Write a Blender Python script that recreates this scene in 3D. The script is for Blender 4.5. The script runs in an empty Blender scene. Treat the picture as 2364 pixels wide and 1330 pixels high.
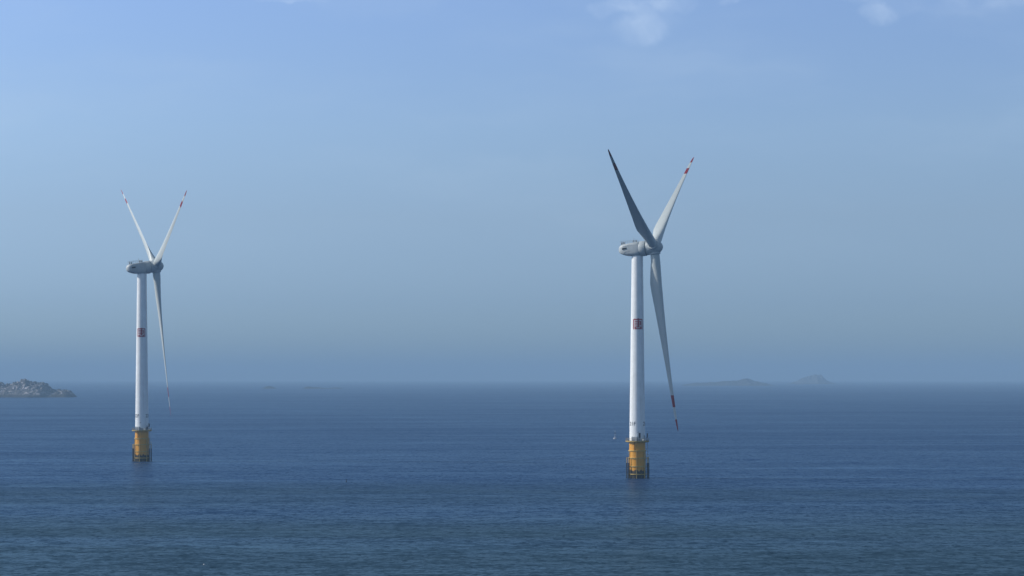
import bpy, bmesh, math, random
from mathutils import Vector, Matrix, noise
R = math.radians
sc = bpy.context.scene
col = sc.collection

# ------------------------------------------------------------------ camera
EYE = 41.7                      # metres above the water
F = 4600.0                      # focal length in pixels of the 2364 px wide photograph
cam_d = bpy.data.cameras.new('camera')
cam_d.sensor_width = 36.0
cam_d.lens = 36.0 * F / 2364.0
cam_d.shift_y = 203.0 / 2364.0
cam_d.clip_start = 1.0
cam_d.clip_end = 120000.0
cam = bpy.data.objects.new('camera', cam_d)
cam.location = (0, 0, EYE)
cam.rotation_euler = (R(90), 0, 0)
col.objects.link(cam)
sc.camera = cam

# ------------------------------------------------------------------ sun and sky
SUN_EL, SUN_BEARING = 30.0, -87.0          # bearing clockwise from +Y: the sun is off to the left
sd = Vector((math.sin(R(SUN_BEARING)) * math.cos(R(SUN_EL)), math.cos(R(SUN_BEARING)) * math.cos(R(SUN_EL)), math.sin(R(SUN_EL))))
sun_d = bpy.data.lights.new('sun', 'SUN')
sun_d.energy = 4.0
sun_d.angle = R(0.53)
sun_d.color = (1.0, 0.95, 0.87)
sun = bpy.data.objects.new('sun', sun_d)
sun.rotation_euler = sd.to_track_quat('Z', 'Y').to_euler()
sun.location = (0, 0, 500)
col.objects.link(sun)


class NT:
    """small helper for node trees"""
    def __init__(s, tree):
        s.t = tree; s.n = tree.nodes; s.l = tree.links
    def node(s, typ, **kw):
        n = s.n.new(typ)
        for k, v in kw.items(): setattr(n, k, v)
        return n
    def put(s, sock, v):
        if isinstance(v, bpy.types.NodeSocket): s.l.new(v, sock)
        elif v is not None: sock.default_value = v
    def math(s, op, a, b=None, c=None, clamp=False):
        n = s.node('ShaderNodeMath', operation=op, use_clamp=clamp)
        s.put(n.inputs[0], a); s.put(n.inputs[1], b); s.put(n.inputs[2], c)
        return n.outputs[0]
    def vmath(s, op, a, b=None, scale=None):
        n = s.node('ShaderNodeVectorMath', operation=op)
        s.put(n.inputs[0], a); s.put(n.inputs[1], b)
        if scale is not None: s.put(n.inputs['Scale'], scale)
        return n.outputs[0]
    def mix(s, f, a, b, blend='MIX'):
        n = s.node('ShaderNodeMix', data_type='RGBA', blend_type=blend)
        s.put(n.inputs[0], f); s.put(n.inputs[6], a); s.put(n.inputs[7], b)
        return n.outputs[2]
    def noise(s, vec, scale, detail=2.0, rough=0.5, dist=0.0):
        n = s.node('ShaderNodeTexNoise')
        s.put(n.inputs['Vector'], vec)
        n.inputs['Scale'].default_value = scale; n.inputs['Detail'].default_value = detail
        n.inputs['Roughness'].default_value = rough; n.inputs['Distortion'].default_value = dist
        return n
    def ramp(s, f, stops, interp='LINEAR'):
        n = s.node('ShaderNodeValToRGB'); n.color_ramp.interpolation = interp
        e = n.color_ramp.elements
        while len(e) < len(stops): e.new(0.5)
        for el, (p, c) in zip(e, stops):
            el.position = p
            el.color = (c, c, c, 1) if not isinstance(c, tuple) else (*c, 1)
        s.put(n.inputs[0], f)
        return n.outputs[0]
    def sstep(s, v, lo, hi, a=0.0, b=1.0):
        n = s.node('ShaderNodeMapRange', interpolation_type='SMOOTHSTEP')
        s.put(n.inputs[0], v)
        for i, x in zip((1, 2, 3, 4), (lo, hi, a, b)): s.put(n.inputs[i], x)
        return n.outputs[0]


world = bpy.data.worlds.new('World')
sc.world = world
world.use_nodes = True
w = NT(world.node_tree)
bg = w.n['Background']
sky = w.node('ShaderNodeTexSky', sky_type='NISHITA')
sky.sun_disc = False
sky.sun_elevation = R(SUN_EL)
sky.sun_rotation = R(SUN_BEARING)
sky.altitude = 40.0
sky.air_density = 1.0
sky.dust_density = 0.5
sky.ozone_density = 4.0
wtc = w.node('ShaderNodeTexCoord')
sep = w.node('ShaderNodeSeparateXYZ'); w.put(sep.inputs[0], wtc.outputs['Generated'])
# a dull low layer of distant sea haze over the horizon
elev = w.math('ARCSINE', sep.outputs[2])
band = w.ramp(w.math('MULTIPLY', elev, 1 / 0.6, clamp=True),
              [(0.0, (0.42, 0.60, .90)), (0.061, (0.475, 0.585, .87)), (0.133, (0.65, 0.67, .82)), (0.17, (0.745, 0.745, .86)), (0.205, (0.84, 0.82, .915)), (0.31, (0.97, 0.925, 1.05)), (0.42, (1.05, 0.95, .95)), (0.7, (1.2, 1.0, .80))])  # top stops whiten the sky out of view, added to neutralise ambient light
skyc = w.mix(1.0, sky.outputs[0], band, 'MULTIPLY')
# the sky is a little paler on the side of the sun
glow = w.node('ShaderNodeVectorMath', operation='DOT_PRODUCT')
w.put(glow.inputs[0], wtc.outputs['Generated']); glow.inputs[1].default_value = (-1.0, -0.03, 0.0)
gk = w.math('ADD', 1.0, w.math('MULTIPLY', glow.outputs['Value'], 0.30))
skyc = w.mix(1.0, skyc, gk, 'MULTIPLY')
# thin white clouds, placed by direction in the sky
yy = w.math('MAXIMUM', sep.outputs[1], 0.05)
u = w.math('DIVIDE', sep.outputs[0], yy)
v = w.math('DIVIDE', sep.outputs[2], yy)
cv = w.node('ShaderNodeCombineXYZ'); w.put(cv.inputs[0], u); w.put(cv.inputs[1], v)
wob = w.noise(cv.outputs[0], 45.0, 4.0, 0.6)
wv = w.vmath('SCALE', w.vmath('SUBTRACT', wob.outputs['Color'], (0.5, 0.5, 0.5)), scale=0.016)
cw = w.vmath('ADD', cv.outputs[0], wv)
sp2 = w.node('ShaderNodeSeparateXYZ'); w.put(sp2.inputs[0], cw)


def puff(cx, cy, rx, ry, amp):
    a = w.math('DIVIDE', w.math('SUBTRACT', sp2.outputs[0], (cx - 1182) / F), rx / F)
    b = w.math('DIVIDE', w.math('SUBTRACT', sp2.outputs[1], (868 - cy) / F), ry / F)
    d = w.math('ADD', w.math('MULTIPLY', a, a), w.math('MULTIPLY', b, b))
    return w.math('MULTIPLY', w.sstep(d, 1.0, 0.0), amp)


tot = None
for p in [(1478, -6, 95, 46, .95), (1545, -10, 60, 45, .9), (1395, 18, 55, 22, .5), (1482, 68, 78, 46, .75), (1500, 40, 90, 60, .35),
          (2030, 27, 54, 31, .9), (2190, 6, 230, 34, .35), (1985, -18, 90, 28, .5), (2300, -20, 160, 38, .5), (1690, 2, 42, 14, .6), (675, -4, 110, 16, .7)]:
    q = puff(*p)
    tot = q if tot is None else w.math('ADD', tot, q)
tex = w.noise(cw, 60.0, 5.0, 0.5)
cl = w.math('MULTIPLY', tot, w.sstep(tex.outputs[0], 0.05, 0.95), clamp=True)
st = w.node('ShaderNodeMapping'); st.inputs['Scale'].default_value = (3.0, 14.0, 1.0); w.put(st.inputs[0], cw)
cir = w.noise(st.outputs[0], 1.3, 4.0, 0.55)
veil = w.math('MULTIPLY', w.sstep(cir.outputs[0], 0.42, 0.75), w.sstep(v, 0.03, 0.12))
cloudc = w.mix(w.math('MULTIPLY', veil, 0.22), skyc, (3.4, 4.4, 5.6, 1))
cloudc = w.mix(w.math('MULTIPLY', cl, 0.40), cloudc, (4.6, 5.6, 7.0, 1))
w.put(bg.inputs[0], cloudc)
bg.inputs[1].default_value = 0.15

sc.view_settings.view_transform = 'Standard'
sc.view_settings.look = 'None'
sc.view_settings.exposure = 0.0
sc.view_settings.gamma = 1.0
sc.cycles.use_denoising = True
sc.cycles.max_bounces = 5
sc.cycles.volume_bounces = 1
sc.cycles.use_adaptive_sampling = False


# ------------------------------------------------------------------ helpers
def mat(name, base, rough=0.5, metal=0.0, spec=0.5, var=0.0, vscale=0.5):
    m = bpy.data.materials.new(name); m.use_nodes = True
    t = NT(m.node_tree); b = t.n['Principled BSDF']
    b.inputs['Roughness'].default_value = rough; b.inputs['Metallic'].default_value = metal
    b.inputs['Specular IOR Level'].default_value = spec
    if var:
        tc = t.node('ShaderNodeTexCoord')
        n = t.noise(tc.outputs['Object'], vscale, 5.0, 0.6)
        k = t.sstep(n.outputs[0], 0.3, 0.7, 1 - var, 1 + var * .4)
        t.put(b.inputs['Base Color'], t.mix(1.0, (*base, 1), k, 'MULTIPLY'))
    else:
        b.inputs['Base Color'].default_value = (*base, 1)
    return m


def link(name, bm, mats, parent=None, smooth=None):
    me = bpy.data.meshes.new(name)
    bm.normal_update()
    bm.to_mesh(me); bm.free()
    for m in (mats if isinstance(mats, (list, tuple)) else [mats]): me.materials.append(m)
    o = bpy.data.objects.new(name, me); col.objects.link(o)
    if parent is not None: o.parent = parent
    if smooth is not None:
        me.shade_smooth()
        me.set_sharp_from_angle(angle=R(smooth))
    return o


def empty(name, loc, label, cat, group=None):
    o = bpy.data.objects.new(name, None); col.objects.link(o)
    o.location = loc; o['label'] = label; o['category'] = cat
    if group: o['group'] = group
    return o


def loft(bm, rings, closed=True, cap0=True, cap1=True, mi=None):
    vs = [[bm.verts.new(p) for p in r] for r in rings]
    n = len(vs[0])
    for i in range(len(vs) - 1):
        for j in range(n if closed else n - 1):
            k = (j + 1) % n
            f = bm.faces.new((vs[i][j], vs[i][k], vs[i + 1][k], vs[i + 1][j]))
            if mi: f.material_index = mi(i)
    if cap0:
        f = bm.faces.new(list(reversed(vs[0])))
        if mi: f.material_index = mi(0)
    if cap1:
        f = bm.faces.new(vs[-1])
        if mi: f.material_index = mi(len(vs) - 2)
    bmesh.ops.recalc_face_normals(bm, faces=bm.faces[:])


def frame_of(d):
    d = Vector(d).normalized()
    a = Vector((0, 0, 1)) if abs(d.z) < 0.9 else Vector((1, 0, 0))
    x = d.cross(a).normalized(); y = d.cross(x).normalized()
    return x, y, d


def tube(bm, pts, r, n=10):
    pts = [Vector(p) for p in pts]
    rings = []
    for i, p in enumerate(pts):
        d = (pts[min(i + 1, len(pts) - 1)] - pts[max(i - 1, 0)])
        x, y, _ = frame_of(d)
        rr = r[i] if isinstance(r, (list, tuple)) else r
        rings.append([p + x * rr * math.cos(2 * math.pi * k / n) + y * rr * math.sin(2 * math.pi * k / n) for k in range(n)])
    loft(bm, rings)


def box(bm, c, s, ax=None, bevel=0.0):
    ax = ax or (Vector((1, 0, 0)), Vector((0, 1, 0)), Vector((0, 0, 1)))
    c = Vector(c)
    r = bmesh.ops.create_cube(bm, size=1.0)
    for v_ in r['verts']:
        q = v_.co.copy()
        v_.co = c + ax[0] * q.x * s[0] + ax[1] * q.y * s[1] + ax[2] * q.z * s[2]
    if bevel:
        es = list({e for v_ in r['verts'] for e in v_.link_edges})
        bmesh.ops.bevel(bm, geom=es, offset=bevel, segments=2, affect='EDGES')
    bmesh.ops.recalc_face_normals(bm, faces=bm.faces[:])


def lathe(bm, prof, n=64, c=(0, 0, 0), ax=None):
    """prof: list of (radius, height along axis)"""
    ax = ax or (Vector((1, 0, 0)), Vector((0, 1, 0)), Vector((0, 0, 1)))
    c = Vector(c)
    rings = [[c + ax[0] * r_ * math.cos(2 * math.pi * k / n) + ax[1] * r_ * math.sin(2 * math.pi * k / n) + ax[2] * h for k in range(n)] for r_, h in prof]
    loft(bm, rings)


def ring(bm, rad, z, hw, hh, n=72, c=(0, 0, 0)):
    """closed band of rectangular section round the z axis"""
    prof = [(rad - hw, z - hh), (rad + hw, z - hh), (rad + hw, z + hh), (rad - hw, z + hh)]
    c = Vector(c)
    vs = [[bm.verts.new(c + Vector((r_ * math.cos(2 * math.pi * k / n), r_ * math.sin(2 * math.pi * k / n), h))) for r_, h in prof] for k in range(n)]
    for k in range(n):
        a, b = vs[k], vs[(k + 1) % n]
        for j in range(4):
            bm.faces.new((a[j], b[j], b[(j + 1) % 4], a[(j + 1) % 4]))
    bmesh.ops.recalc_face_normals(bm, faces=bm.faces[:])


EARTH = 1.4e7


def drop(x, y): return -(x * x + y * y) / (2 * EARTH)


def at(px, d): return (px - 1182.0) * d / F


# ------------------------------------------------------------------ sea
def sea_material():
    m = bpy.data.materials.new('sea_water'); m.use_nodes = True
    t = NT(m.node_tree); b = t.n['Principled BSDF']
    geo = t.node('ShaderNodeNewGeometry')
    P = geo.outputs['Position']
    def mp(sx, sy, rot=0.0):
        n = t.node('ShaderNodeMapping'); n.inputs['Scale'].default_value = (sx, sy, 1); n.inputs['Rotation'].default_value = (0, 0, rot)
        t.put(n.inputs[0], P); return n.outputs[0]
    # streaks of smoother water
    s1 = t.noise(mp(1 / 160, 1 / 26, .05), 1.0, 4.0, .55, .4)
    s2 = t.noise(mp(1 / 900, 1 / 130, -.03), 1.0, 4.0, .55, .4)
    lines = t.noise(mp(1 / 110, 1 / 22, .05), 1.0, 4.0, .6, .9)
    streak = t.sstep(lines.outputs[0], .64, .76)
    wide = t.noise(mp(1 / 300, 1 / 34, -.07), 1.0, 5.0, .6, .8)
    streak = t.math('MAXIMUM', streak, t.math('MULTIPLY', t.sstep(wide.outputs[0], .60, .70), .6))
    patch = t.sstep(s2.outputs[0], .35, .65)
    slick = t.math('ADD', t.math('MULTIPLY', streak, .6), t.math('MULTIPLY', t.sstep(s1.outputs[0], .45, .75), .35), clamp=True)
    amp = t.math('SUBTRACT', t.math('ADD', .75, t.math('MULTIPLY', patch, .5)), t.math('MULTIPLY', slick, .45))
    def slope(vec, det, k):
        n = t.noise(vec, 1.0, det, .6)
        return t.vmath('SCALE', t.vmath('SUBTRACT', n.outputs['Color'], (.5, .5, .5)), scale=k)
    tot_ = t.vmath('ADD', slope(mp(1 / 1.5, 1 / 1.1, .3), 2.0, .55), slope(mp(1 / 7., 1 / 4., -.1), 3.0, .5))
    tot_ = t.vmath('ADD', tot_, slope(mp(1 / 36., 1 / 16., .08), 2.0, .18))
    tot_ = t.vmath('MULTIPLY', tot_, (1, 1, 0))
    tot_ = t.vmath('SCALE', tot_, scale=amp)
    nrm = t.vmath('NORMALIZE', t.vmath('ADD', geo.outputs['Normal'], tot_))
    t.put(b.inputs['Normal'], nrm)
    spy = t.node('ShaderNodeSeparateXYZ'); t.put(spy.inputs[0], P)
    # greener water over the shallows on the near side
    far = t.sstep(t.math('ADD', spy.outputs[1], t.math('MULTIPLY', t.math('SUBTRACT', s2.outputs[0], .5), 700.0)), 430.0, 820.0)
    deep = t.mix(far, (0.0095, 0.029, 0.046, 1), (0.0035, 0.027, 0.096, 1))
    d1 = t.noise(mp(1 / 2.4, 1 / 5.0, .06), 1.0, 4.0, .75, .3)
    dash = t.math('MULTIPLY', t.sstep(d1.outputs[0], .50, .70), t.math('SUBTRACT', 1.0, slick))
    deep = t.mix(t.math('MULTIPLY', dash, .35), deep, (0.002, 0.012, 0.028, 1))
    dif = t.node('ShaderNodeBsdfDiffuse'); t.put(dif.inputs['Color'], deep)
    glo = t.node('ShaderNodeBsdfGlossy'); t.put(glo.inputs['Normal'], nrm)
    t.put(glo.inputs['Roughness'], t.math('SUBTRACT', .30, t.math('MULTIPLY', slick, .08)))
    glo.inputs['Color'].default_value = (.66, .88, 1.0, 1)
    fr = t.node('ShaderNodeFresnel'); fr.inputs['IOR'].default_value = 1.333; t.put(fr.inputs['Normal'], nrm)
    # wave fronts hide part of the water behind them, so less of it mirrors the sky than on a flat sheet
    k = t.math('MULTIPLY', fr.outputs[0], t.math('MULTIPLY', t.math('SUBTRACT', 1.0, t.math('MULTIPLY', dash, .75)), t.math('ADD', t.math('ADD', .22, t.math('MULTIPLY', slick, .28)), t.math('MULTIPLY', patch, .11))))
    mx = t.node('ShaderNodeMixShader'); t.put(mx.inputs[0], k); t.put(mx.inputs[1], dif.outputs[0]); t.put(mx.inputs[2], glo.outputs[0])
    t.n.remove(b)
    t.l.new(mx.outputs[0], t.n['Material Output'].inputs['Surface'])
    return m


bm = bmesh.new()
radii = [0.0]
r_ = 30.0
while r_ < 32000: radii.append(r_); r_ *= 1.10
radii.append(33000.0)
NS = 720
cv0 = bm.verts.new((0, 0, 0))
prev = None
for r_ in radii[1:]:
    cur = [bm.verts.new((r_ * math.sin(2 * math.pi * k / NS), r_ * math.cos(2 * math.pi * k / NS), drop(r_, 0))) for k in range(NS)]
    for k in range(NS):
        j = (k + 1) % NS
        if prev is None: bm.faces.new((cv0, cur[j], cur[k]))
        else: bm.faces.new((prev[k], prev[j], cur[j], cur[k]))
    prev = cur
bmesh.ops.recalc_face_normals(bm, faces=bm.faces[:])
sea = link('sea', bm, sea_material(), smooth=180)
if sea.data.polygons[0].normal.z < 0: sea.data.flip_normals()
sea['kind'] = 'structure'


# ------------------------------------------------------------------ islands
def rock_material(name, rock, veg, vegamt, scale):
    m = bpy.data.materials.new(name); m.use_nodes = True
    t = NT(m.node_tree); b = t.n['Principled BSDF']
    geo = t.node('ShaderNodeNewGeometry')
    n1 = t.noise(geo.outputs['Position'], scale, 6.0, .65, .5)
    n2 = t.noise(geo.outputs['Position'], scale * 3.1, 4.0, .6)
    n3 = t.noise(geo.outputs['Position'], scale * 1.3, 5.0, .7, 1.2)
    c = t.mix(t.sstep(n2.outputs[0], .35, .7), (*[x * .30 for x in rock], 1), (*[x * .58 for x in rock], 1))
    c = t.mix(t.sstep(n3.outputs[0], .55, .61), c, (*[min(.8, x * 2.5) for x in rock], 1))
    sp = t.node('ShaderNodeSeparateXYZ'); t.put(sp.inputs[0], geo.outputs['True Normal'])
    vg = t.math('MULTIPLY', t.sstep(n1.outputs[0], .62 - vegamt, .70 - vegamt), t.sstep(sp.outputs[2], .05, .45), clamp=True)
    c = t.mix(vg, c, (*veg, 1))
    sz = t.node('ShaderNodeSeparateXYZ'); tc = t.node('ShaderNodeTexCoord'); t.put(sz.inputs[0], tc.outputs['Object'])
    wet = t.math('MULTIPLY', t.sstep(sz.outputs[2], 7.0, 4.0), 1.0)
    c = t.mix(wet, c, (.045, .045, .04, 1))
    t.put(b.inputs['Base Color'], c)
    b.inputs['Roughness'].default_value = .9
    b.inputs['Specular IOR Level'].default_value = .2
    return m


def island(name, dist, wl, outline, depth, m, seed, rough, step):
    """outline: (pixel x, pixel y of the skyline); the crest runs across the view at its true distance"""
    k = dist / F
    x0 = outline[0][0]; x1 = outline[-1][0]
    cx = at((x0 + x1) / 2, dist)
    org = Vector((cx, dist, drop(cx, dist)))
    def top(px):
        for (a, ya), (b_, yb) in zip(outline, outline[1:]):
            if a <= px <= b_: return (wl - (ya + (yb - ya) * (px - a) / max(b_ - a, 1e-6))) * k
        return 0.0
    W = (x1 - x0) * k
    nx = max(24, int(W / step)); ny = max(14, int(depth / step))
    bm = bmesh.new(); grid = []
    for j in range(ny + 1):
        tj = j / ny * 2 - 1
        rowv = []
        for i in range(nx + 1):
            px = x0 + (x1 - x0) * i / nx
            X = at(px, dist) - cx; Y = tj * depth / 2
            h = top(px)
            end = min(1.0, (i / nx) * 8, (1 - i / nx) * 8)
            # crest wanders a little; flanks fall to the shore
            cr = .22 * noise.noise(Vector((X / 60, seed, 0)))
            fall = max(0.0, 1 - abs(tj - cr) ** 1.7 / (1 + abs(cr)))
            p = Vector((X, Y, seed * 17.0))
            ridge = abs(noise.noise(p / 22)) * .5 + abs(noise.noise(p / 9 + Vector((3, 7, 1)))) * .3 + abs(noise.noise(p / 4.5)) * .14
            z = h * fall * (1 - rough * ridge * (1.0 if abs(tj - cr) > .1 else .55))
            blk = noise.cell(Vector((X / 7, Y / 7, seed))) * rough * 3.0 * min(1, h / 12) * fall
            z += max(0.0, noise.noise(p / 2.6 + Vector((9, 1, 4)))) * rough * 11.0 * min(1, h / 14) * fall ** 3
            z += blk - 2.5 * (1 - fall) - 1.0
            rowv.append(bm.verts.new((X + noise.noise(p / 6) * step * .5, Y, z)))
        grid.append(rowv)
    for j in range(ny):
        for i in range(nx):
            bm.faces.new((grid[j][i], grid[j][i + 1], grid[j + 1][i + 1], grid[j + 1][i]))
    rim = grid[0] + [g[-1] for g in grid[1:]] + list(reversed(grid[-1][:-1])) + [g[0] for g in reversed(grid[1:-1])]
    low = [bm.verts.new((v_.co.x, v_.co.y, -6)) for v_ in rim]
    for i in range(len(rim)):
        j = (i + 1) % len(rim)
        bm.faces.new((rim[i], low[i], low[j], rim[j]))
    bm.faces.new(low)
    bmesh.ops.recalc_face_normals(bm, faces=bm.faces[:])
    o = link(name, bm, m, smooth=28)
    o.location = org
    o['kind'] = 'structure'
    return o


rock_near = rock_material('granite_rock', (.225, .215, .215), (.016, .024, .022), .05, .10)
rock_far = rock_material('grey_rock', (.085, .095, .10), (.03, .042, .03), .02, .05)
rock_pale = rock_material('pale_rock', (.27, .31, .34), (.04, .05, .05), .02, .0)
rock_dark = rock_material('dark_rock', (.03, .038, .045), (.015, .022, .02), .02, .02)
island('island', 3970, 917.0,
       [(-190, 912), (-150, 900), (-110, 888), (-70, 880), (-30, 883), (0, 884), (15, 885.5), (21, 887), (30, 881), (38, 879), (46, 880), (50, 876.5), (57, 874.5), (66, 875), (70, 879),
        (80, 880), (90, 881), (99, 879), (108, 882), (113, 888), (122, 899), (128, 899), (133, 898), (144, 900), (158, 900), (164, 904), (168, 911), (170, 916)],
       130, rock_near, 3.0, .55, 1.7)
island('island', 9200, 890.5,
       [(1572, 890.4), (1582, 887.0), (1605, 884), (1650, 882.5), (1668, 880), (1690, 879), (1705, 878), (1716, 874.5), (1724, 873), (1732, 874.5), (1744, 880), (1758, 883), (1772, 886), (1790, 890.3)],
       240, rock_far, 5.0, .5, 5.0)
island('island', 11300, 886.8,
       [(1814, 886.7), (1828, 883.5), (1840, 879), (1850, 873), (1862, 869.5), (1874, 866), (1882, 863.5), (1896, 864), (1901, 871), (1910, 879), (1922, 884), (1936, 886.7)],
       230, rock_pale, 8.0, .8, 5.0)
island('island', 6800, 897.2, [(603, 897), (612, 892.5), (619, 890.8), (624, 890.6), (630, 892.5), (640, 897)], 60, rock_dark, 11.0, .3, 2.5)
island('island', 6800, 897.2,
       [(698, 897), (704, 893.2), (714, 891.8), (724, 893.4), (733, 893.2), (745, 895), (758, 895.6), (772, 894.4), (780, 894), (788, 895), (792, 897)], 60, rock_dark, 14.0, .3, 2.5)

# ------------------------------------------------------------------ turbine materials
def paint(name, base, rough, streaks=.12):
    m = bpy.data.materials.new(name); m.use_nodes = True
    t = NT(m.node_tree); b = t.n['Principled BSDF']
    tc = t.node('ShaderNodeTexCoord')
    mp_ = t.node('ShaderNodeMapping'); mp_.inputs['Scale'].default_value = (1.4, 1.4, .05); t.put(mp_.inputs[0], tc.outputs['Object'])
    n1 = t.noise(mp_.outputs[0], 1.0, 5.0, .6); n2 = t.noise(tc.outputs['Object'], .35, 4.0, .6)
    k = t.math('MULTIPLY', t.sstep(n1.outputs[0], .42, .75, 1.0, 1 - streaks), t.sstep(n2.outputs[0], .3, .7, 1 - streaks * .5, 1.0))
    t.put(b.inputs['Base Color'], t.mix(1.0, (*base, 1), k, 'MULTIPLY'))
    b.inputs['Roughness'].default_value = rough
    b.inputs['Specular IOR Level'].default_value = .4
    return m


M_tower = paint('tower_paint', (.80, .82, .82), .42, .17)
M_nac = paint('nacelle_paint', (.42, .46, .47), .45)
M_blade = paint('blade_paint', (.49, .53, .52), .45, .06)
M_red = mat('red_paint', (.24, .012, .022), .45)
M_emblem = mat('maroon_paint', (.26, .003, .020), .5)
M_black = mat('black_lettering', (.03, .035, .05), .5)
M_dark = mat('dark_metal', (.012, .015, .022), .6)
M_rubber = mat('fender_rubber', (.005, .005, .006), .75, var=.3)
M_grey = mat('cabinet_grey', (.42, .45, .47), .5, var=.15)
M_galv = mat('galvanised_steel', (.34, .36, .37), .5, metal=.3)
M_pale = mat('pale_yellow_paint', (.52, .36, .10), .55, var=.25, vscale=1.5)
M_rail = mat('weathered_rail', (.20, .16, .08), .6)
M_gap = mat('joint_gap', (.02, .025, .03), .8)


def foundation_material():
    m = bpy.data.materials.new('yellow_pile_paint'); m.use_nodes = True
    t = NT(m.node_tree); b = t.n['Principled BSDF']
    tc = t.node('ShaderNodeTexCoord'); O = tc.outputs['Object']
    sp = t.node('ShaderNodeSeparateXYZ'); t.put(sp.inputs[0], O)
    mp_ = t.node('ShaderNodeMapping'); mp_.inputs['Scale'].default_value = (2.2, 2.2, .16); t.put(mp_.inputs[0], O)
    drip = t.noise(mp_.outputs[0], 1.0, 5.0, .65)
    edge = t.noise(O, .9, 5.0, .65)
    fine = t.noise(O, 2.6, 5.0, .7)
    yel = t.mix(t.sstep(drip.outputs[0], .5, .8), (.64, .29, .010, 1), (.26, .12, .012, 1))
    zz = t.math('ADD', sp.outputs[2], t.math('MULTIPLY', t.math('SUBTRACT', edge.outputs[0], .5), 4.2))
    g = t.sstep(zz, 3.5, 3.0)
    growth = t.mix(t.sstep(fine.outputs[0], .45, .7), (.016, .016, .014, 1), (.085, .075, .05, 1))
    pale = t.math('MULTIPLY', t.sstep(fine.outputs[0], .60, .66), t.sstep(sp.outputs[2], 3.2, 1.2))
    growth = t.mix(t.math('MULTIPLY', pale, .5), growth, (.26, .22, .15, 1))
    t.put(b.inputs['Base Color'], t.mix(g, yel, growth))
    t.put(b.inputs['Roughness'], t.math('ADD', .45, t.math('MULTIPLY', g, .45)))
    return m


M_yellow = foundation_material()


# ------------------------------------------------------------------ turbine
def lerp_tab(tab, r_):
    for (a, va), (b_, vb) in zip(tab, tab[1:]):
        if a <= r_ <= b_: return va + (vb - va) * (r_ - a) / (b_ - a)
    return tab[-1][1] if r_ > tab[-1][0] else tab[0][1]


CHORD = [(0, 3.7), (5, 3.75), (9, 4.35), (14, 4.95), (18, 4.75), (25, 3.95), (39, 2.75), (50, 1.95), (61, 1.35), (66, 1.12), (71, .85), (74, .5), (74.8, .30), (75.2, .12)]
THICK = [(0, 1.0), (5, .98), (9, .66), (14, .42), (20, .33), (30, .27), (50, .21), (75.2, .17)]
AIRF = [(0, 0), (5, .03), (10, .6), (15, 1.0), (80, 1.0)]


def blade_mesh(bm, H, n, u, h, az, Rr, off, pitch, twist, spin):
    a = R(az)
    rad = -u * math.cos(a) + h * math.sin(a)
    tan = (u * math.sin(a) + h * math.cos(a)) * spin
    s = Rr / 75.2
    st_ = [2.6, 3.4, 4.2, 5, 6, 7, 8, 9, 10, 11, 12, 13, 14, 15, 16.5, 18, 20, 22.5, 25, 28, 31, 35, 39, 43, 47, 51, 55, 58, 60.4, 63, 65.3, 68, 70.3, 72, 73.2, 74, 74.5, 74.9, 75.2]
    N = 28
    rings = []
    for r0 in st_:
        c = lerp_tab(CHORD, r0); th = lerp_tab(THICK, r0); wf = lerp_tab(AIRF, r0)
        be = R(pitch + twist * max(0.0, (75.2 - max(r0, 11)) / 64.2) ** 1.6)
        le = tan * math.cos(be) + n * math.sin(be)
        sn = tan * math.sin(be) - n * math.cos(be)        # suction side
        le_at = (.5 + (.31 - .5) * wf) * c
        q = H + rad * (r0 * s) + n * (off * (r0 / 75.2) ** 1.5)
        pts = []
        for k in range(N):
            ph = 2 * math.pi * k / N
            x = .5 * (1 - math.cos(ph))
            yc = .5 * math.sin(ph) * th
            sg = 1 if ph <= math.pi else -1
            ya = sg * 5 * th * (.2969 * math.sqrt(x) - .126 * x - .3516 * x * x + .2843 * x ** 3 - .1036 * x ** 4) + .03 * math.sin(math.pi * x)
            y = yc + (ya - yc) * wf
            pts.append(q + le * (le_at - x * c) + sn * (y * c))
        rings.append(pts)
    def mi(i):
        r0 = (st_[i] + st_[min(i + 1, len(st_) - 1)]) / 2
        return 1 if (r0 > 70.3 or 60.4 < r0 < 65.3) else 0
    loft(bm, rings, mi=mi)


def on_tower(rad, ang, z):
    """ang in radians, 0 = towards -Y, positive to the right seen from the camera side"""
    return Vector((rad * math.sin(ang), -rad * math.cos(ang), z))


def tower_radius(z): return 3.22 + (2.30 - 3.22) * (z - 15.4) / (90.5 - 15.4)


def emblem_mesh(bm, zc, ang0, s):
    """square seal-script character in a frame, bent round the tower; units of the drawing: 1 = 1/470 of the width"""
    rects = [(514, 400, 555, 895), (938, 400, 979, 895), (545, 378, 948, 426), (728, 355, 790, 380), (520, 388, 556, 420), (938, 388, 973, 420),
             (736, 420, 786, 762), (600, 478, 738, 518), (784, 478, 892, 518), (600, 570, 738, 608), (784, 570, 892, 608), (600, 660, 738, 700), (784, 660, 892, 700),
             (852, 516, 892, 662), (600, 757, 905, 800), (600, 846, 905, 890), (600, 798, 646, 848), (858, 798, 905, 848)]
    z_top = 62.9 + 0
    for i, (x0, y0, x1, y1) in enumerate(rects):
        x0 -= 6; x1 += 6; y0 -= 5; y1 += 5
        nseg = max(1, int((x1 - x0) / 22))
        outr = []
        e = .028 + .0012 * i
        for k in range(nseg + 1):
            x = x0 + (x1 - x0) * k / nseg
            col_ = []
            for y, d in ((y0, e), (y1, e), (y1, .0), (y0, .0)):
                z = zc - (y - 626) * s
                rr = tower_radius(z)
                col_.append(on_tower(rr + d - (.02 if d == 0 else 0), ang0 + (x - 746) * s * 1.07 / rr, z))
            outr.append(col_)
        loft(bm, outr)


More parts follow.
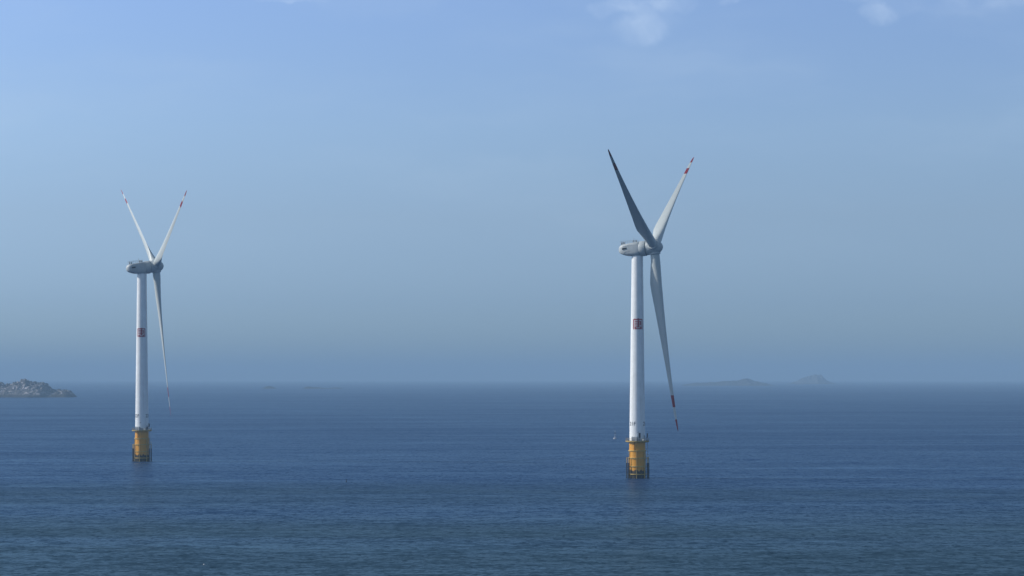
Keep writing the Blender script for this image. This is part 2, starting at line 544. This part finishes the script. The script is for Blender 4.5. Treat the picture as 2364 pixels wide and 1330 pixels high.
def text_mesh(txt, size):
    cu = bpy.data.curves.new('lettering', 'FONT'); cu.body = txt; cu.size = size; cu.align_x = 'CENTER'; cu.align_y = 'CENTER'
    cu.offset = .004 * size
    cu.space_character = 1.05
    o = bpy.data.objects.new('lettering', cu); col.objects.link(o)
    dg = bpy.context.evaluated_depsgraph_get()
    me = bpy.data.meshes.new_from_object(o.evaluated_get(dg))
    bpy.data.objects.remove(o); bpy.data.curves.remove(cu)
    return me


def make_turbine(loc, label, yaw, tilt, az, Rr, off, ov, hz, pitch, twist, spin, number, panels):
    root = empty('wind_turbine', loc, label, 'wind turbine', 'offshore wind turbines')
    y_, t_ = R(yaw), R(tilt)
    n = Vector((math.cos(y_) * math.cos(t_), -math.sin(y_) * math.cos(t_), math.sin(t_)))
    h = Vector((-math.sin(y_), -math.cos(y_), 0))
    u = n.cross(h); u = u if u.z > 0 else -u
    C0 = Vector((0, 0, hz))
    H = C0 + n * ov

    # ---- foundation
    bm = bmesh.new()
    lathe(bm, [(3.3, -8), (3.3, 13.6), (3.32, 13.62), (3.32, 14.9)], 72)
    fnd = link('foundation', bm, M_yellow, root, 40)
    for z in (11.3, 8.35, 5.0, 1.75):
        bm = bmesh.new(); ring(bm, 3.50, z, .20, .16)
        link('frame_ring', bm, M_pale, fnd, 30)
    for k in range(6):
        an = R(-8.6 + 60 * k)
        bm = bmesh.new()
        c = on_tower(3.55, an, 5.4)
        box(bm, c, (.24, .24, 12.0), (Vector((math.cos(an), math.sin(an), 0)), Vector((-math.sin(an), math.cos(an), 0)), Vector((0, 0, 1))), .03)
        link('frame_rib', bm, M_pale, fnd)
    # boat landings: four vertical pipes with rubber sleeves below, stubs to the pile, a ladder
    for x, y in ((-4.30, -.55), (-3.62, -2.0), (4.62, -.4), (3.92, -1.9)):
        d = Vector((x, y, 0)).normalized()
        bm = bmesh.new()
        tube(bm, [(x, y, -5), (x, y, 8.5)], .17)
        for z in (8.3, 5.0, 1.75):
            tube(bm, [Vector((x, y, z)), d * 3.3 + Vector((0, 0, z))], .12, 8)
        p = link('landing_pipe', bm, M_pale, fnd, 40)
        bm = bmesh.new()
        tube(bm, [(x, y, -5), (x, y, 6.35)], .26, 12)
        link('fender', bm, M_rubber, fnd, 40)
    bm = bmesh.new()
    for dx in (-.28, .28):
        tube(bm, [(4.05 + dx * .4, -1.1 + dx, -2), (4.05 + dx * .4, -1.1 + dx, 15.9)], .06, 6)
    for k in range(52):
        z = -1.5 + k * .33
        tube(bm, [(4.05 - .112, -1.1 - .28, z), (4.05 + .112, -1.1 + .28, z)], .03, 5)
    link('ladder', bm, M_galv, fnd)
    bm = bmesh.new()
    box(bm, (4.0, -1.2, 8.45), (1.5, 1.8, .12), None, .02)
    for x, y in ((4.7, -2.05), (4.7, -.35), (3.3, -2.05)):
        tube(bm, [(x, y, 8.5), (x, y, 9.6)], .045, 6)
    tube(bm, [(3.3, -2.05, 9.6), (4.7, -2.05, 9.6), (4.7, -.35, 9.6)], .04, 6)
    link('rest_platform', bm, M_pale, fnd)
    # cable tube on the shaded upper pile
    bm = bmesh.new()
    a_ = R(-27)
    tube(bm, [on_tower(3.55, a_, 11.3), on_tower(3.55, a_, 14.9)], .16, 8)
    link('cable_tube', bm, M_yellow, fnd, 40)

    # ---- platform
    bm = bmesh.new()
    ring(bm, 3.99, 15.08, .85, .12, 48)
    for k in range(16):
        an = 2 * math.pi * (k + .5) / 16
        box(bm, on_tower(4.0, an, 14.83), (.14, 1.3, .24), (Vector((math.cos(an), math.sin(an), 0)), Vector((-math.sin(an), math.cos(an), 0)), Vector((0, 0, 1))))
    plat = link('platform', bm, M_pale, root)
    bm = bmesh.new()
    for z in (15.75, 16.32):
        ring(bm, 4.72, z, .032, .032, 48)
    ring(bm, 4.74, 15.3, .02, .11, 48)
    for k in range(24):
        an = 2 * math.pi * k / 24
        tube(bm, [on_tower(4.72, an, 15.15), on_tower(4.72, an, 16.34)], .035, 6)
    link('railing', bm, M_rail, plat)
    def axes(an): return (Vector((math.cos(an), math.sin(an), 0)), Vector((-math.sin(an), math.cos(an), 0)), Vector((0, 0, 1)))
    an = R(-20.6)
    bm = bmesh.new(); box(bm, on_tower(4.05, an, 16.12), (2.3, .75, 1.84), axes(an), .05)
    cab = link('equipment_cabinet', bm, M_grey, plat)
    an = R(6)
    bm = bmesh.new(); box(bm, on_tower(4.05, an, 15.75), (1.3, .6, 1.1), axes(an), .05)
    link('equipment_cabinet', bm, M_grey, plat)
    an = R(38)
    bm = bmesh.new(); box(bm, on_tower(4.05, an, 15.65), (1.1, .6, .9), axes(an), .05)
    link('equipment_cabinet', bm, M_grey, plat)
    # lamp on a bent post
    an = R(-6)
    b0 = on_tower(4.3, an, 15.2)
    bm = bmesh.new()
    ax_ = axes(an)
    tube(bm, [b0, b0 + Vector((0, 0, 3.1)), b0 + Vector((0, 0, 3.5)) + ax_[0] * .1, b0 + Vector((0, 0, 3.72)) + ax_[0] * .35, b0 + Vector((0, 0, 3.75)) + ax_[0] * .7], .055, 8)
    lp = link('lamp_post', bm, M_tower, plat, 50)
    bm = bmesh.new()
    box(bm, b0 + Vector((0, 0, 3.72)) + ax_[0] * .5, (.75, .3, .16), (ax_[0] * .94 + Vector((0, 0, .34)), ax_[1], Vector((0, 0, 1))), .03)
    link('lamp_head', bm, M_dark, plat)
    for (deg, z0, z1, wd) in panels:
        an = R(deg); ax_ = axes(an)
        b0 = on_tower(4.55, an, 15.2)
        bm = bmesh.new()
        tube(bm, [b0, Vector((b0.x, b0.y, z1 - .1))], .07, 8)
        tube(bm, [Vector((b0.x, b0.y, z0 + .2)), Vector((b0.x, b0.y, z0 + .2)) - ax_[0] * .8], .06, 6)
        link('panel_post', bm, M_dark, plat)
        bm = bmesh.new()
        box(bm, Vector((b0.x, b0.y, (z0 + z1) / 2)) - ax_[1] * .12, (wd, .14, z1 - z0), ax_, .03)
        link('signal_panel', bm, M_dark, plat)

    # ---- tower
    bm = bmesh.new()
    prof = []
    for z in (14.9, 15.4, 27.0, 38.6, 38.62, 38.74, 38.76, 50, 62, 66.4, 66.42, 66.54, 66.56, 78, 88.0, hz - 2.7):
        r0 = tower_radius(z)
        if z in (38.62, 38.74, 66.42, 66.54): r0 -= .03
        prof.append((r0, z))
    lathe(bm, prof, 96)
    tw = link('tower', bm, M_tower, root, 40)
    bm = bmesh.new(); emblem_mesh(bm, 62.9, R(2.5), .00797 * 1.02)
    link('emblem', bm, M_emblem, tw)
    for k in range(3):
        me = text_mesh(number, 2.25)
        bm = bmesh.new(); bm.from_mesh(me); bpy.data.meshes.remove(me)
        g = bmesh.ops.extrude_face_region(bm, geom=bm.faces[:])
        top = {e for e in g['geom'] if isinstance(e, bmesh.types.BMVert)}
        for v_ in bm.verts:
            x, y = v_.co.x, v_.co.y
            z = 22.2 + y
            rr = tower_radius(z) + (.05 if v_ in top else .005)
            v_.co = on_tower(rr, R(-45.5 + 120 * k) + x / rr, z)
        bmesh.ops.recalc_face_normals(bm, faces=bm.faces[:])
        link('tower_number', bm, M_black, tw)
    # door on the landing side
    an = R(62)
    bm = bmesh.new(); box(bm, on_tower(3.2, an, 16.5), (.95, .16, 2.1), axes(an), .05)
    link('door', bm, M_grey, tw)

    # ---- nacelle
    def sect(s, top, bot, wd, ex, zc=0.0):
        pts = []
        N = 40
        for k in range(N):
            ph = 2 * math.pi * k / N
            cx_, cy_ = math.cos(ph), math.sin(ph)
            x = math.copysign(abs(cx_) ** (2 / ex), cx_) * wd
            y = math.copysign(abs(cy_) ** (2 / ex), cy_)
            y = y * (top if y > 0 else bot)
            pts.append(C0 + n * s + h * x + u * (y + zc))
        return pts
    bm = bmesh.new()
    # (s, top, bottom, half width, exponent, centre)
    rows = [(-7.75, .25, .25, .3, 2.2, .05), (-7.65, .75, .75, .95, 2.4, .08), (-7.35, 1.25, 1.25, 1.6, 2.8, .1), (-6.9, 1.65, 1.65, 2.1, 3.2, .1), (-6.2, 1.98, 2.0, 2.5, 3.6, .08), (-5.3, 2.2, 2.35, 2.75, 4, .05),
            (-4.0, 2.38, 2.68, 2.9, 4.4, 0), (-2.2, 2.52, 2.88, 3.0, 4.6, 0), (-.5, 2.62, 2.98, 3.02, 4.6, 0), (.9, 2.7, 3.0, 3.02, 4.2, 0), (1.15, 2.66, 2.94, 2.98, 3.8, 0), (1.2, 2.3, 2.5, 2.5, 3.4, 0)]
    loft(bm, [sect(*r0) for r0 in rows])
    nac = link('nacelle', bm, M_nac, root, 50)
    bm = bmesh.new()
    rows = [(1.0, 2.5, 2.8, 2.8, 2.4, 0), (1.22, 2.86, 3.1, 3.05, 2.3, 0), (1.35, 2.94, 3.2, 3.15, 2.2, 0), (2.6, 2.98, 3.25, 3.2, 2.1, 0), (3.75, 3.0, 3.22, 3.2, 2.05, 0), (3.9, 2.9, 3.1, 3.1, 2.0, 0), (3.92, 2.4, 2.4, 2.4, 2, 0)]
    loft(bm, [sect(*r0) for r0 in rows])
    link('generator_housing', bm, M_nac, nac, 40)
    bm = bmesh.new()
    loft(bm, [sect(3.6, 2.5, 2.6, 2.5, 2), sect(4.4, 2.5, 2.6, 2.5, 2)])
    link('bearing_gap', bm, M_gap, nac, 40)
    bm = bmesh.new()
    loft(bm, [[C0 + Vector((r0 * math.cos(2 * math.pi * k / 48), r0 * math.sin(2 * math.pi * k / 48), z)) for k in range(48)] for r0, z in ((2.36, -3.05), (2.36, -2.2))])
    link('yaw_collar', bm, M_nac, nac, 40)
    for side in (1, -1):
        bm = bmesh.new()
        for dz in (0.0,):
            box(bm, C0 + n * -4.7 + h * (side * 2.86) + u * .32, (1.75, .22, .62), (n, h, u), .08)
        link('vent', bm, M_dark, nac)
        bm = bmesh.new()
        box(bm, C0 + n * -2.7 + h * (side * 2.955) + u * 1.35, (6.4, .08, .05), (n, h, u))
        box(bm, C0 + n * -2.7 + h * (side * 2.955) + u * -1.0, (6.4, .08, .05), (n, h, u))
        link('seam', bm, M_galv, nac)
    # roof railing, instruments and a mast
    def roof(s): return lerp_tab([(-7.0, 1.5), (-6.2, 2.06), (-5.3, 2.25), (-4.0, 2.38), (-2.2, 2.52), (-.5, 2.62), (.9, 2.7)], s)
    bm = bmesh.new()
    for sd_ in (-1, 1):
        xs = [-6.3, -5.4, -4.5, -3.5, -2.5, -1.5, -.6, .3]
        for s in xs:
            tube(bm, [C0 + n * s + h * (1.7 * sd_) + u * (roof(s) - .3), C0 + n * s + h * (1.7 * sd_) + u * 3.55], .04, 6)
        for zt in (3.55, 3.0):
            tube(bm, [C0 + n * xs[0] + h * (1.7 * sd_) + u * zt, C0 + n * xs[-1] + h * (1.7 * sd_) + u * zt], .035, 6)
    for s in (-6.3, .3):
        for zt in (3.55, 3.0):
            tube(bm, [C0 + n * s + h * -1.7 + u * zt, C0 + n * s + h * 1.7 + u * zt], .035, 6)
    link('roof_railing', bm, M_galv, nac)
    bm = bmesh.new()
    tube(bm, [C0 + n * -1.2 + u * 2.5, C0 + n * -1.2 + u * 4.6], .06, 6)
    tube(bm, [C0 + n * -1.2 + h * -.5 + u * 4.1, C0 + n * -1.2 + h * .5 + u * 4.1], .05, 6)
    link('wind_mast', bm, M_galv, nac)
    for s, hh in ((-6.1, .8), (-5.2, .65), (-1.0, .75), (.0, .6)):
        bm = bmesh.new(); box(bm, C0 + n * s + h * 1.0 + u * (roof(s) + hh / 2), (.5, .5, hh + .3), (n, h, u), .04)
        link('beacon', bm, M_galv, nac)

    # ---- spinner
    bm = bmesh.new()
    prof = [(2.5, 4.05), (2.86, 4.1), (2.95, 4.25), (3.02, 5.2), (3.04, 6.4), (2.98, 7.4), (2.78, 8.3), (2.45, 9.1), (1.95, 9.8), (1.35, 10.35), (.7, 10.68), (.22, 10.78), (.05, 10.79)]
    lathe(bm, [(a, b_ - ov) for a, b_ in prof], 64, H, (h, u, n))
    spn = link('spinner', bm, M_nac, root, 50)
    for k in range(3):
        a = R(az + 120 * k)
        rad = -u * math.cos(a) + h * math.sin(a)
        x_, y2, d_ = frame_of(rad)
        bm = bmesh.new()
        lathe(bm, [(2.34, 1.6), (2.34, 2.5), (2.30, 2.75), (2.16, 2.95), (1.8, 2.98)], 48, H, (x_, y2, d_))
        link('blade_collar', bm, M_nac, spn, 50)
    for k in range(3):
        bm = bmesh.new()
        blade_mesh(bm, H, n, u, h, az + 120 * k, Rr, off, pitch, twist, spin)
        link('blade', bm, [M_blade, M_red], root, 60)
    return root


DR, DL = 812.8, 973.7
make_turbine((at(1471.3, DR), DR, drop(0, DR)), 'nearer, larger white wind turbine with a dark raised blade on a yellow foundation',
             19.7, 3.8, -4.64, 75.6, 3.4, 7.19, 93.6, 80.0, 9.0, 1, '21F', [(8, 16.6, 18.6, .75), (56, 16.6, 18.4, .8)])
make_turbine((at(327.6, DL), DL, drop(0, DL)), 'farther, smaller white wind turbine with slim edge-on blades on a yellow foundation',
             -23.9, 6.1, -4.98, 74.6, 1.2, 6.95, 94.7, -6.0, 20.0, 1, '22F', [(58, 16.8, 18.6, .8), (43, 16.0, 16.9, .9)])

# ------------------------------------------------------------------ small floats
d = 1318.0
bx = at(1420.0, d)
buoy = empty('navigation_buoy', (bx, d, drop(bx, d)), 'small navigation buoy with a thin topmast floating behind the nearer turbine', 'buoy')
M_bw = mat('buoy_white', (.38, .40, .43), .5, var=.2)
bm = bmesh.new(); lathe(bm, [(.7, -.8), (1.15, -.3), (1.2, .5), (1.12, .75), (.5, .95)], 24)
link('float', bm, M_bw, buoy, 40)
bm = bmesh.new()
for k in range(4):
    a = R(45 + 90 * k)
    tube(bm, [(.7 * math.cos(a), .7 * math.sin(a), .8), (.22 * math.cos(a), .22 * math.sin(a), 3.6)], .06, 6)
for z, r0 in ((1.7, .54), (2.7, .38)):
    ring(bm, r0, z, .05, .05, 12)
link('lattice_tower', bm, M_bw, buoy)
bm = bmesh.new(); lathe(bm, [(.3, 3.6), (.34, 3.7), (.3, 4.2), (.12, 4.35)], 12)
link('lantern', bm, M_dark, buoy, 40)
bm = bmesh.new(); tube(bm, [(0, 0, 4.3), (0, 0, 5.3)], .05, 6); lathe(bm, [(.02, 5.0), (.26, 5.05), (.02, 5.6)], 10)
link('topmark', bm, M_bw, buoy)

d = 783.0
bx = at(799.5, d)
spar = empty('marker_buoy', (bx, d, drop(bx, d)), 'tiny dark spar buoy standing upright on open water between the turbines', 'buoy')
bm = bmesh.new(); lathe(bm, [(.16, -.4), (.26, -.1), (.26, .22), (.12, .36)], 14)
link('float', bm, M_dark, spar, 40)
bm = bmesh.new(); tube(bm, [(0, 0, .3), (0, 0, .8)], .08, 8); lathe(bm, [(.10, .7), (.2, .75), (.2, 1.05), (.08, 1.1)], 10)
link('topmark', bm, M_dark, spar)

d = 440.0
bx = at(471.0, d)
flo = empty('fishing_float', (bx, d, 0), 'tiny white fishing float drifting in the water nearest the viewer', 'float')
bm = bmesh.new(); lathe(bm, [(.05, -.2), (.2, -.12), (.25, .02), (.2, .16), (.08, .24)], 16, (0, 0, 0), (Vector((0, 1, 0)), Vector((0, 0, 1)), Vector((1, 0, 0))))
link('float_body', bm, M_bw, flo, 60)
bm = bmesh.new(); lathe(bm, [(.07, .22), (.07, .34), (.03, .36)], 10, (0, 0, 0), (Vector((0, 1, 0)), Vector((0, 0, 1)), Vector((1, 0, 0))))
link('rope_eye', bm, M_grey, flo)

# ------------------------------------------------------------------ haze over the sea
bm = bmesh.new()
box(bm, (0, 0, 52.0), (70000, 70000, 260.0))
hz_m = bpy.data.materials.new('sea_haze'); hz_m.use_nodes = True
t = NT(hz_m.node_tree); t.n.remove(t.n['Principled BSDF'])
vol = t.node('ShaderNodeVolumePrincipled')
vol.inputs['Color'].default_value = (.35, .53, .71, 1)
vol.inputs['Density'].default_value = 1.4e-4
vol.inputs['Anisotropy'].default_value = 0.0
t.l.new(vol.outputs[0], t.n['Material Output'].inputs['Volume'])
hz_o = link('haze', bm, hz_m)
hz_o['kind'] = 'stuff'
